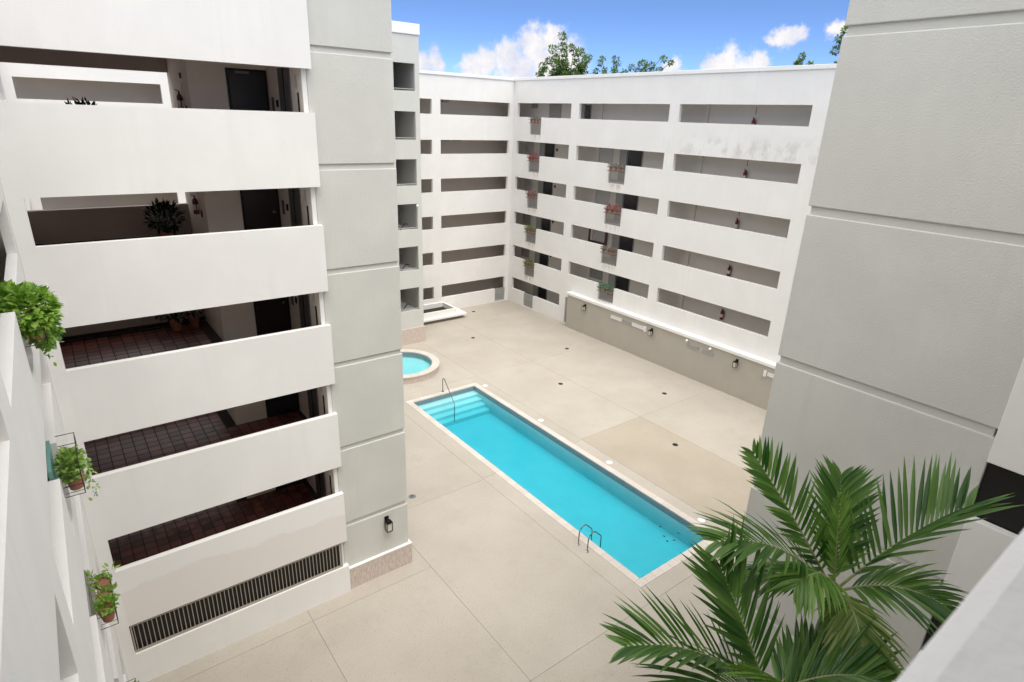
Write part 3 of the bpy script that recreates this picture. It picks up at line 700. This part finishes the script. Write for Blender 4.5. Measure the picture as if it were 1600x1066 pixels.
for k in range(1, 7):
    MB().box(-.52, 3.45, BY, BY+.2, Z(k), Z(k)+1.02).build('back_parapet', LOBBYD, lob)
    MB().box(-.52, 3.45, BY, BY+.2, Z(k)+(1.98 if k > 1 else 1.021), Z(k+1)-.302).build('back_lintel', LOBBYD if k > 1 else DARKM, lob)  # ground floor gap closed in black to paint the dark interior
    MB().box(-.52, 3.45, BY-.03, BY-.001, Z(k)+.001, Z(k)+.12).build('skirting', GROUT, lob)
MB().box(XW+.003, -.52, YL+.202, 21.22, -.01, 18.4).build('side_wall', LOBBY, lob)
MB().box(3.45, 3.65, 18.6, 21.22, -.01, 18.4).build('return_wall', HALL, lob)
MB().box(3.45, 5.43, 18.4, 18.6, -.01, 18.4).build('lift_hall_wall', HALL, lob)
MB().box(5.43, 5.60, YT+.03, 18.6, -.01, 18.4).build('lift_wall', HALL, lob)
MB().box(5.43, 5.545, YT+.005, YT+.029, 0, 18.4).build('jamb', WHITE2, lob)
B('roof', WHITE2, lob, XW+.003, 5.6, YL+.21, 21.22, 18.41, 18.6)
for k in range(1, 7):
    f = MB().box(4.38, 5.42, 18.36, 18.399, Z(k), Z(k)+2.08).build('door_frame', DARKM, lob)
    d_ = MB().box(4.44, 5.36, 18.33, 18.359, Z(k)+.005, Z(k)+2.03).build('door', DOORM if k in (6, 3, 2) else DOORB, lob)
    MB().box(5.20, 5.27, 18.28, 18.329, Z(k)+1.0, Z(k)+1.06).build('door_handle', STEEL, d_)
    MB().box(4.6, 4.95, 18.29, 18.329, Z(k)+1.96, Z(k)+2.02).build('door_closer', STEEL, d_)
    e = MB().box(5.40, 5.429, 16.45, 17.35, Z(k), Z(k)+2.1).build('lift_door', STEEL, lob)
    MB().box(5.385, 5.399, 16.88, 16.92, Z(k), Z(k)+2.1).build('door_seam', DARKM, e)
    MB().box(5.41, 5.429, 17.55, 17.72, Z(k)+1.15, Z(k)+1.33).build('call_plate', DARKM, lob)
    MB().box(5.41, 5.429, 17.90, 18.08, Z(k)+1.0, Z(k)+1.4).build('phone_box', STEEL, lob)
    MB().box(5.41, 5.429, 15.90, 15.98, Z(k)+.7, Z(k)+1.5).build('handrail_plate', DARKM, lob)
    MB().box(5.415, 5.429, 15.95, 16.10, Z(k)+1.62, Z(k)+1.9).build('notice', LOUV, lob)
# terracotta floors
TS = .305
tile_me = MB().box(.012, TS-.012, .012, TS-.012, -.010, 0).mesh('tile', TILE)
for k in (2, 3, 4, 5, 6):
    gb = MB().box(-.518, 5.425, YL+.164, BY-.032, Z(k)-.0115, Z(k)-.006).build('floor_bed', GROUT, lob)
    rest = MB(); single = 0
    lo, hi = {2: (16.2, 18.4), 3: (17.3, 19.8), 4: (18.6, 21)}.get(k, (99, 99))
    ny = int((BY-.04-YL-.17)/TS); nx = int((5.42+.51)/TS)
    for j in range(ny):
        for i in range(nx):
            X, Y = -.51+i*TS, YL+.17+j*TS
            if X+TS > 3.44 and Y+TS > 18.39: continue
            if lo <= Y <= hi and single < 100 and k in (2, 3, 4):
                link('tile', tile_me, gb, (X, Y, Z(k))); single += 1
            else: rest.box(X+.012, X+TS-.012, Y+.012, Y+TS-.012, Z(k)-.010, Z(k))
    o = rest.build('tile_field', TILEF, gb); stuff(o)
# barred grille on the ground floor
gr = MB()
for zz_ in (PL+.04, QL-.10): gr.box(LX0+.05, 5.42, YL+.06, YL+.085, zz_, zz_+.03)
gr.box(LX0+.02, LX0+.05, YL+.055, YL+.09, PL+.005, QL-.003); gr.box(5.42, 5.45, YL+.055, YL+.09, PL+.005, QL-.003); gr.box(LX0+.05, 5.42, YL+.055, YL+.09, PL+.004, PL+.03)
gro = gr.build('grille', BARS, lob)
MB().box(LX0+.003, 5.425, YL+.165, YL+.18, PL-.3, QL+.2).build('painted_shade_panel', DARKM, lob)  # black panel added behind the bars to paint the unlit interior
bar_me = MB().box(-.009, .009, 0, .018, PL+.071, QL-.101).mesh('bar', BARS)
nb = 54
for i in range(nb): link('bar', bar_me, gro, (LX0+.09+(5.38-LX0-.09)*i/(nb-1), YL+.062, 0))

# grey lift tower
def grey_tower(label, axis, w_face, u0, u1, w_back, top, dz, gtop, plinth):
    t = thing('lift_tower', label, 'tower', ((u0+u1)/2 if axis == 'y' else w_face, w_face if axis == 'y' else (u0+u1)/2, 0))
    def bx(nm, mt, a, b, c, d, z0, z1, bev=0):
        o = (MB().box(a, b, c, d, z0, z1) if axis == 'y' else MB().box(c, d, a, b, z0, z1)).build(nm, mt, t)
        if bev: bevel(o, bev)
        return o
    ins = .045
    bx('core', GREYSM, u0+ins, u1-ins, w_face+ins, w_back, -.01, top-.05)
    lv = [(-.01 if not plinth else .84)] + [(k-1)*h+gtop for k in range(2, 8)] + [top]
    for i in range(len(lv)-1):
        z0 = lv[i]; z1 = lv[i+1]
        z1e = z1-.145 if i < len(lv)-2 else z1      # the groove lies under each joint line
        bx('panel', GREY, u0, u1, w_face, w_back+.02, z0, z1e, .015)
    if plinth:
        bx('stone_plinth', STONE, u0-.0, u1+.07, w_face-.09, w_back+.05, -.01, .80); bx('plinth_cap', CAPW, u0-.0, u1+.08, w_face-.10, w_back+.06, .802, .838)
    return t
lt = grey_tower('pale grey grooved lift tower with a stone plinth beside the tiled lobby floors', 'y', YT, 5.552, 7.87, 21.2, 20.5, 0, -.18, True)
rt = grey_tower('broad grey grooved stucco tower rising behind the palms', 'x', XR, 1.80, 5.24, 16.0, 20.5, 0, -.14, False)
lantern('black cage lantern on the grooved grey tower above its stone plinth', (7.08, YT, 1.95), (0, -1))

# lobby things
make_extinguisher('fire_extinguisher', 'red fire extinguisher on the lobby return wall, top floor', (3.45, 19.3, Z(6)+.95), (-1, 0), 'lobby extinguishers')
make_extinguisher('fire_extinguisher', 'red fire extinguisher on the lobby return wall, fifth floor', (3.45, 19.3, Z(5)+.95), (-1, 0), 'lobby extinguishers')
for k in (6, 5):
    MB().box(3.42, 3.449, 18.95, 19.02, Z(k)+.9, Z(k)+1.1).build('alarm_pull', RED, lob)
    MB().box(3.40, 3.449, 19.15, 19.27, Z(k)+1.78, Z(k)+1.92).build('alarm_horn', RED, lob)
    MB().box(3.43, 3.449, 19.25, 19.29, Z(k)+1.5, Z(k)+1.68).build('notice', LOUV, lob)
def potted(label, x, y, z, r_, hh, n, ln, mat=DKLEAF, pot=TERRA):
    t = thing('potted_plant', label, 'plant', (x, y, z))
    MB().lathe((x, y, z), [(.12, 0), (.17, .28), (.185, .28), (.185, .33), (.15, .33)], 14).build('pot', pot, t)
    MB().lathe((x, y, z), [(.148, .29), (.148, .315)], 12).build('soil', SOIL, t)
    s_ = MB()
    for i in range(9):
        a = i*2.4; s_.tube([(x, y, z+.3), (x+math.cos(a)*r_*.25, y+math.sin(a)*r_*.25, z+.3+hh*.45), (x+math.cos(a)*r_*.6, y+math.sin(a)*r_*.6, z+.3+hh*.85)], .010, 5)
    s_.build('stems', DKLEAF, t)
    lm = MB(); leaf_ball(lm, (x, y, z+.3+hh*.62), r_, r_, hh*.5, n, ln, ln*.42); lm.build('foliage', mat, t)
potted('bushy dark potted plant in the fifth floor lobby corner', 2.65, 20.2, Z(5), .46, .78, 380, .17)
potted('dark potted plant peeking over the top floor parapet', 1.05, 18.0, Z(6), .38, .70, 110, .18)
potted('dark leafy potted plant in a terracotta pot on the fourth floor lobby tiles', 2.5, 20.35, Z(4), .48, .75, 120, .22)
potted('thin dark potted plant by the return wall of the fourth floor lobby', 3.05, 20.55, Z(4), .30, .7, 60, .2)

# ------------------------------------------------------------------ west wing
west = thing('apartment_wing', 'white gallery wing with plants hung in its parapet gaps beside the lobby block', 'building', (XW, 7, 0))
WN = (10.62, 11.95)
colsW = [(.9, 6.3), (7.05, 14.93)]
holes = opening_holes(colsW, range(1, 7), 1.05, 2.1)
for k in range(2, 6): holes.append((WN[0], WN[1], Z(k)-.05, Z(k)+1.05))
holes += opening_holes([(23.5, 30.5), (31.3, 38.9)], range(1, 7), 1.05, 2.1)
MB().plate('x', -.15, YN-.003, 0, 17.5, XW-.16, XW, holes).build('facade', WHITE, west)
B('roof_coping', CAPW, west, XW-.5, XW+.0, -.15, YL-.003, 17.502, ROOF)
for k in range(1, 7):
    MB().box(-2.6, XW-.162, -.15, YN, Z(k)-.28, Z(k)-.01).build('gallery_floor', CEIL, west)
    tf = MB()
    ny = int(15.5/TS)
    for j in range(ny):
        for i in range(5): tf.box(-2.55+i*.36+.008, -2.55+(i+1)*.36-.008, j*TS+.008, (j+1)*TS-.008, Z(k)-.012, Z(k))
    o = tf.build('tile_field', TILEF, west); stuff(o)
MB().box(-2.8, -2.602, -.15, YN, 0, 17.2).build('gallery_wall', BEIGE, west)
B('roof', CEIL, west, -8, XW-.162, -.15, YN+2, 17.22, 17.48)
# plants hung in the west wing's gaps
def wire_rack(t, y0_, y1_, zb, zs, out=.27):
    mb = MB()
    for zz_ in zs:
        mb.tube([(XW+.005, y0_, zb+zz_), (XW+out, y0_, zb+zz_), (XW+out, y1_, zb+zz_), (XW+.005, y1_, zb+zz_)], .007, 5)
    for (x, y) in ((XW+out, y0_), (XW+out, y1_), (XW+out, (y0_+y1_)/2)): mb.tube([(x, y, zb+zs[0]), (x, y, zb+zs[-1])], .006, 5)
    for i in range(5): yy = y0_+(y1_-y0_)*(i+.5)/5; mb.tube([(XW+.01, yy, zb+zs[0]), (XW+out, yy, zb+zs[0])], .005, 5)
    return mb.build('wire_rack', DARKM, t)
def pot_at(t, x, y, z, r_, hh): 
    p = MB().lathe((x, y, z), [(r_*.72, 0), (r_, hh*.8), (r_*1.1, hh*.8), (r_*1.1, hh), (r_*.92, hh), (r_*.9, hh*.9)], 16).build('pot', TERRA, t, False)
    return p
z5 = Z(5)+1.05; z4 = Z(4)+1.05; z3 = Z(3)+1.05; z2 = Z(2)+1.05
t = thing('hanging_planter', 'lush bright green trailing plant mounded over the fifth floor parapet gap', 'planter', (XW+.15, 11.3, z5-.55), 'plants on the west wing')
wire_rack(t, WN[0]+.05, WN[1]-.05, z5-.55, (0, .22)); pot_at(t, XW+.16, 11.0, z5-.54, .13, .25); pot_at(t, XW+.16, 11.55, z5-.54, .13, .25)
lm = MB()
leaf_ball(lm, (XW+.10, 11.22, z5-.16), .36, .55, .34, 1000, .11, .078, .2, .35); leaf_ball(lm, (XW+.24, 11.3, z5-.50), .18, .32, .26, 330, .11, .08, -.3, .35)
leaf_ball(lm, (XW-.2, 11.3, z5+.02), .28, .5, .2, 200, .12, .085, .2, .3)
for i in range(5): leaf_ball(lm, (XW+.22+random.uniform(-.06, .06), 11.2+random.uniform(-.2, .2), z5-.80-.04*random.random()*i), .05, .06, .08, 3, .08, .055, -.3, .3)
lm.build('foliage', POTH, t)
t = thing('hanging_planter', 'light green trailing herb in a wire rack beside a teal board', 'planter', (XW+.17, 11.3, z4-.45), 'plants on the west wing')
wire_rack(t, WN[0]+.10, WN[1]-.05, z4-.42, (0, .18, .36, .56)); pot_at(t, XW+.17, 10.95, z4-.41, .13, .24); pot_at(t, XW+.17, 11.45, z4-.41, .13, .24)
lm = MB(); leaf_ball(lm, (XW+.14, 11.2, z4-.08), .14, .42, .17, 480, .10, .07, .3, .3); leaf_ball(lm, (XW+.29, 11.3, z4-.20), .11, .36, .2, 150, .07, .045, -.2, .4)
for i in range(22):
    a = random.uniform(-.4, .5); leaf_ball(lm, (XW+.33+random.uniform(-.05, .10), 11.2+a, z4-.45-random.random()*.28), .03, .04, .06, 2, .055, .04, -.3, .3)
lm.build('foliage', HERB, t)
tb_ = MB().box(XW-.13, XW-.08, WN[0]+.05, WN[1]-.10, z4-.75, z4+.12).build('board', TEAL); tag(tb_, 'teal board standing in the fourth floor parapet gap', 'board')
t = thing('hanging_planter', 'wire rack with three terracotta pots of small green plants', 'planter', (XW+.17, 11.3, z3-.45), 'plants on the west wing')
wire_rack(t, WN[0]+.08, WN[1]-.05, z3-.42, (0, .26))
for i, yy in enumerate((10.90, 11.30, 11.70)):
    pot_at(t, XW+.145, yy, z3-.41, .125, .25)
    lm = MB(); nn = (110, 45, 45)[i]; leaf_ball(lm, (XW+.15, yy, z3-.14 + (.05 if i == 0 else .0)), .11 if i else .15, .12 if i else .17, .09, nn, .08, .05); lm.build('foliage', HERB if i else POTH, t)
lm = MB(); leaf_ball(lm, (XW+.30, 11.82, z3-.06), .09, .10, .07, 12, .12, .05); leaf_ball(lm, (XW-.02, 11.6, z3-.02), .10, .22, .12, 26, .1, .05); leaf_ball(lm, (XW+.29, 11.25, z3-.14), .05, .1, .1, 10, .1, .05); lm.build('foliage', POTH, t)
t = thing('hanging_planter', 'small green plant in the second floor parapet gap', 'planter', (XW+.17, 11.3, z2-.45), 'plants on the west wing')
wire_rack(t, WN[0]+.08, WN[1]-.05, z2-.42, (0, .26)); pot_at(t, XW+.17, 11.3, z2-.41, .14, .26)
lm = MB(); leaf_ball(lm, (XW+.18, 11.3, z2-.05), .2, .35, .15, 90, .1, .06); lm.build('foliage', GYEL, t)
for k in (2, 3): railing_part(west, 'x', XW-.08, WN[0], WN[1], Z(k)-.05, Z(k)+1.10, 11)

# ------------------------------------------------------------------ south wing (the gallery the photograph was taken from)
south = thing('apartment_wing', 'white gallery wing with a plain top floor parapet facing the lobby block', 'building', (5, -.1, 0))
SY1, SZ = .047, 14.648
holes = [(-.35, 9.9, Z(k)+.898, Z(k)+2.1) for k in range(1, 7)] + [(16.5, 29.5, Z(k)+.898, Z(k)+2.1) for k in range(1, 7)]
o = MB().plate('y', XW+.003, XE-.003, 0, 17.5, SY1-.17, SY1, holes).build('facade', WHITE2, south); bevel(o, .012)
for k in range(1, 7): MB().box(-2.6, 30, -2.2, SY1-.172, Z(k)-.28, Z(k)).build('gallery_floor', SLABM, south)
MB().box(-2.6, 30, -2.4, -2.202, 0, 17.2).build('gallery_wall', BEIGE, south)
B('roof', CEIL, south, -2.6, 30, -6, SY1-.172, 17.22, 17.48)
B('roof_coping', CAPW, south, XW+.003, XE-.08, SY1-.45, SY1+.03, 17.503, ROOF)

# ------------------------------------------------------------------ balconies of the block behind the palms
bal = thing('balcony_block', 'white balcony parapets beside the broad grey tower behind the palms', 'building', (10.3, .9, 0))
for k in range(1, 8):
    z0 = 0 if k == 1 else Z(k-1)+2.12
    z1 = Z(k)+1.15 if k < 7 else 17.5
    bevel(MB().box(10.25, 10.40, SY1+.003, 1.79 if k > 1 else 1.79, z0, z1).build('parapet', WHITE, bal), .012)
    MB().box(10.402, 16, SY1+.003, 1.795, Z(k)-.3, Z(k)-.01).build('floor_slab', CEIL, bal)
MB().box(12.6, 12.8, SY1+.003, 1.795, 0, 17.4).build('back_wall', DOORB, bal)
MB().box(10.42, 10.45, SY1+.01, 1.79, 0, 17.4).build('painted_shade_panel', DARKM, bal)  # added black sheet paints the shade inside the balcony openings

# ------------------------------------------------------------------ palms
def frond(name, parent, base, tip, arch, ln, mat, nl=24, width=.056, vee=.35, droop=.10, roll=0., start=.13):
    base, tip = Vector(base), Vector(tip); mid = (base+tip)*.5 + Vector((0, 0, arch))
    def bez(t): return base*(1-t)**2 + mid*2*t*(1-t) + tip*t*t
    def tan(t): return ((mid-base)*(1-t) + (tip-mid)*t).normalized()
    mb = MB(); mb.tube([bez(i/10) for i in range(11)], .020, 5, .004)
    nr = len(mb.f)
    for i in range(nl):
        t = start+(1-start)*(i+.5)/nl; p = bez(t); T = tan(t)
        side = T.cross(Vector((0, 0, 1)))
        side = side.normalized() if side.length > .05 else Vector((1, 0, 0))
        nrm = side.cross(T).normalized()
        if roll: q = Matrix.Rotation(roll, 3, T); side = q @ side; nrm = q @ nrm
        u = (t-start)/(1-start); prof = (.45+.95*math.sin(math.pi*min(1, u*.85+.10))) * (.75 if u > .9 else 1)
        fw = .75+.85*u
        for s_ in (-1, 1):
            d = (side*s_ + T*fw*random.uniform(.9, 1.15) + nrm*vee*random.uniform(.6, 1.3)).normalized()
            l_ = ln*prof*random.uniform(.88, 1.08)
            # four-segment folded blade
            b = len(mb.v); q_ = p.copy(); dd = d.copy(); ws = (.45, 1., 1., .62, .0)
            sd_ = dd.cross(nrm).normalized()
            for j, wv in enumerate(ws):
                ww = width*wv*.5*random.uniform(.92, 1.05); f_ = nrm*ww*.45
                mb.v += [tuple(q_ - sd_*ww + f_), tuple(q_), tuple(q_ + sd_*ww + f_)]
                dd = (dd + Vector((0, 0, -droop*random.uniform(.6, 1.5)))).normalized(); q_ = q_ + dd*(l_/4)
            for j in range(4):
                a = b+3*j; mb.f += [(a, a+1, a+4, a+3), (a+1, a+2, a+5, a+4)]
    me = bpy.data.meshes.new(name); me.from_pydata(mb.v, [], mb.f); me.materials.append(mat); me.materials.append(RACHIS)
    at_ = me.attributes.new('tone', 'FLOAT', 'POINT'); vals = [0.5]*len(mb.v); off = 11*5
    for q0 in range(off, len(mb.v), 15):
        tone = random.random()
        for j in range(15): vals[q0+j] = min(1, tone*.8 + (.2 if j >= 12 else 0))
    at_.data.foreach_set('value', vals)
    for i, p_ in enumerate(me.polygons):
        p_.use_smooth = True
        if i < nr: p_.material_index = 1
    return link(name, me, parent)
def palm(label, base, fronds, foot):
    t = thing('palm_tree', label, 'palm', foot)
    bx_, by_, bz_ = base
    pts = [Vector(foot).lerp(Vector((bx_, by_, bz_-.75)), i/12) for i in range(13)]
    tr_ = MB().tube(pts, .13, 12, .075).build('trunk', TRUNK, t, True)
    MB().tube([(bx_, by_, bz_-.77), (bx_, by_, bz_-.5), (bx_, by_, bz_-.15), (bx_, by_, bz_+.05)], .095, 12, .045).build('crownshaft', PALMY, t, True)
    for f in fronds:
        tip, arch, kw = f
        frond('frond', t, (bx_, by_, bz_-.05), tip, arch, kw.pop('ln', .68), kw.pop('mat', PALM), **kw)
palm('tall palm with a full green crown close to the broad grey tower', (6.87, 2.18, 9.52), [
 ((6.62, 3.42, 10.93), .12, dict(vee=.6, ln=.46, droop=.02, nl=24, roll=-.5)),
 ((8.22, 1.42, 10.62), .36, dict(vee=.95, droop=.02, ln=.70)),
 ((5.50, 3.05, 10.28), .55, dict(vee=.35, droop=.10, ln=.60)),
 ((6.12, 1.42, 9.30), .55, dict(vee=.05, droop=.10, ln=.52, mat=PALMO)),
 ((7.38, 1.08, 9.72), .48, dict(vee=.15, droop=.12)),
 ((6.15, 3.10, 9.35), .40, dict(vee=.05, droop=.14, ln=.42)),
 ((7.70, 2.72, 10.55), .12, dict(vee=.7, droop=.03, ln=.50)),
 ((5.92, 2.25, 10.02), .48, dict(vee=.1, droop=.20, mat=PALMY, ln=.48)),
 ((6.9, 2.4, 10.75), .0, dict(vee=.1, droop=.0, ln=.28, nl=16, mat=PALMY)),
], (7.05, 2.3, 0))
palm('shorter palm leaning out over the pool deck beneath the tall palm', (5.32, 2.03, 9.02), [
 ((3.98, 3.00, 9.66), .55, dict(vee=.6, droop=.05, ln=.56)),
 ((5.34, 2.88, 10.15), .10, dict(vee=.35, droop=.02, ln=.74, width=.062)),
 ((6.20, 1.80, 9.15), .36, dict(vee=.3, droop=.08, ln=.5)),
 ((4.15, 2.30, 9.45), .48, dict(vee=.2, droop=.10)),
 ((6.10, 1.25, 9.40), .40, dict(vee=.3, droop=.08)),
 ((4.72, 1.60, 9.85), .35, dict(vee=.2, droop=.12, mat=PALMY)),
 ((4.9, 1.1, 9.3), .45, dict(vee=.2, droop=.1)),
], (5.6, 2.6, 0))

# ------------------------------------------------------------------ trees beyond the roofs
def tree(label, foot, top_z, crown, spires, n, lf=.20):
    t = thing('tree', label, 'tree', foot)
    F0 = Vector(foot); tr_ = MB()
    hub = Vector((foot[0], foot[1], top_z-crown*1.5)); tr_.tube([F0, F0.lerp(hub, .5)+Vector((.2, .1, 0)), hub], .30, 8, .16)
    lm = MB()
    for (dx, dy, dz, r_) in spires:
        e = Vector((foot[0]+dx, foot[1]+dy, top_z+dz)); tr_.tube([hub, hub.lerp(e, .5)+Vector((0, 0, .3)), e], .09, 6, .02)
        for s_ in range(7):
            u = .35+.65*s_/6; c = hub.lerp(e, u); a = random.uniform(0, 6.28)
            q = c + Vector((math.cos(a), math.sin(a), random.uniform(-.2, .5)))*r_*(1.15-u*.6)
            tr_.tube([c, q], .025, 4, .008)
            leaf_ball(lm, q, r_*.42, r_*.42, r_*.36, n, lf, lf*.55, .2, .1)
            leaf_ball(lm, c.lerp(q, .5), r_*.3, r_*.3, r_*.3, n//2, lf, lf*.55, .2, .1)
    tr_.build('trunk', BARK, t, True); lm.build('crown', TREEL, t)
TX = 44.0
tree('large green tree rising highest above the roof line', (44, 49.3, 0), 20.3, 3.2, [(0, .3, 2.1, .9), (.3, 1.9, 1.0, 1.0), (-.3, 3.1, .1, .9), (0, -.9, 1.2, .8), (.2, -2.2, .6, .9), (-.2, -3.2, -.2, .8), (0, .4, 0, 1.1), (.2, 4.4, -.6, .7), (0, -1.5, -.8, 1.0), (0, 1.6, -.8, 1.0)], 105, .20)
tree('sparse spreading tree with airy branches beside the largest tree', (44.5, 42.5, 0), 19.2, 2.6, [(0, 2.6, 1.2, .6), (.2, 1.2, 1.0, .7), (0, .3, .1, .7), (.1, -1.0, .3, .6), (0, -2.2, .5, .6), (-.1, -3.3, .6, .6), (0, -4.6, .8, .6), (0, -5.6, .4, .5), (.2, 3.6, .2, .6), (0, -3.0, -.4, .8), (0, 1.9, -.3, .8)], 50, .19)
tree('small treetop just peeking over the long roof', (46, 25.8, 0), 19.0, 2.0, [(0, 0, .8, .5), (0, -.8, .1, .5), (.2, .7, .2, .5)], 50, .2)
tree('treetop half hidden behind the broad grey tower', (46, 22.9, 0), 20.6, 2.4, [(0, .4, .6, .5), (0, -.2, -.3, .6), (0, -1.2, .6, .7)], 50, .2)
tree('treetop half hidden behind the stair tower', (27.0, 52.5, 0), 18.6, 2.2, [(0, 0, .2, .5), (-.8, 0, .5, .6), (.6, 0, -.2, .4)], 50, .2)
print('objects', len(bpy.data.objects))
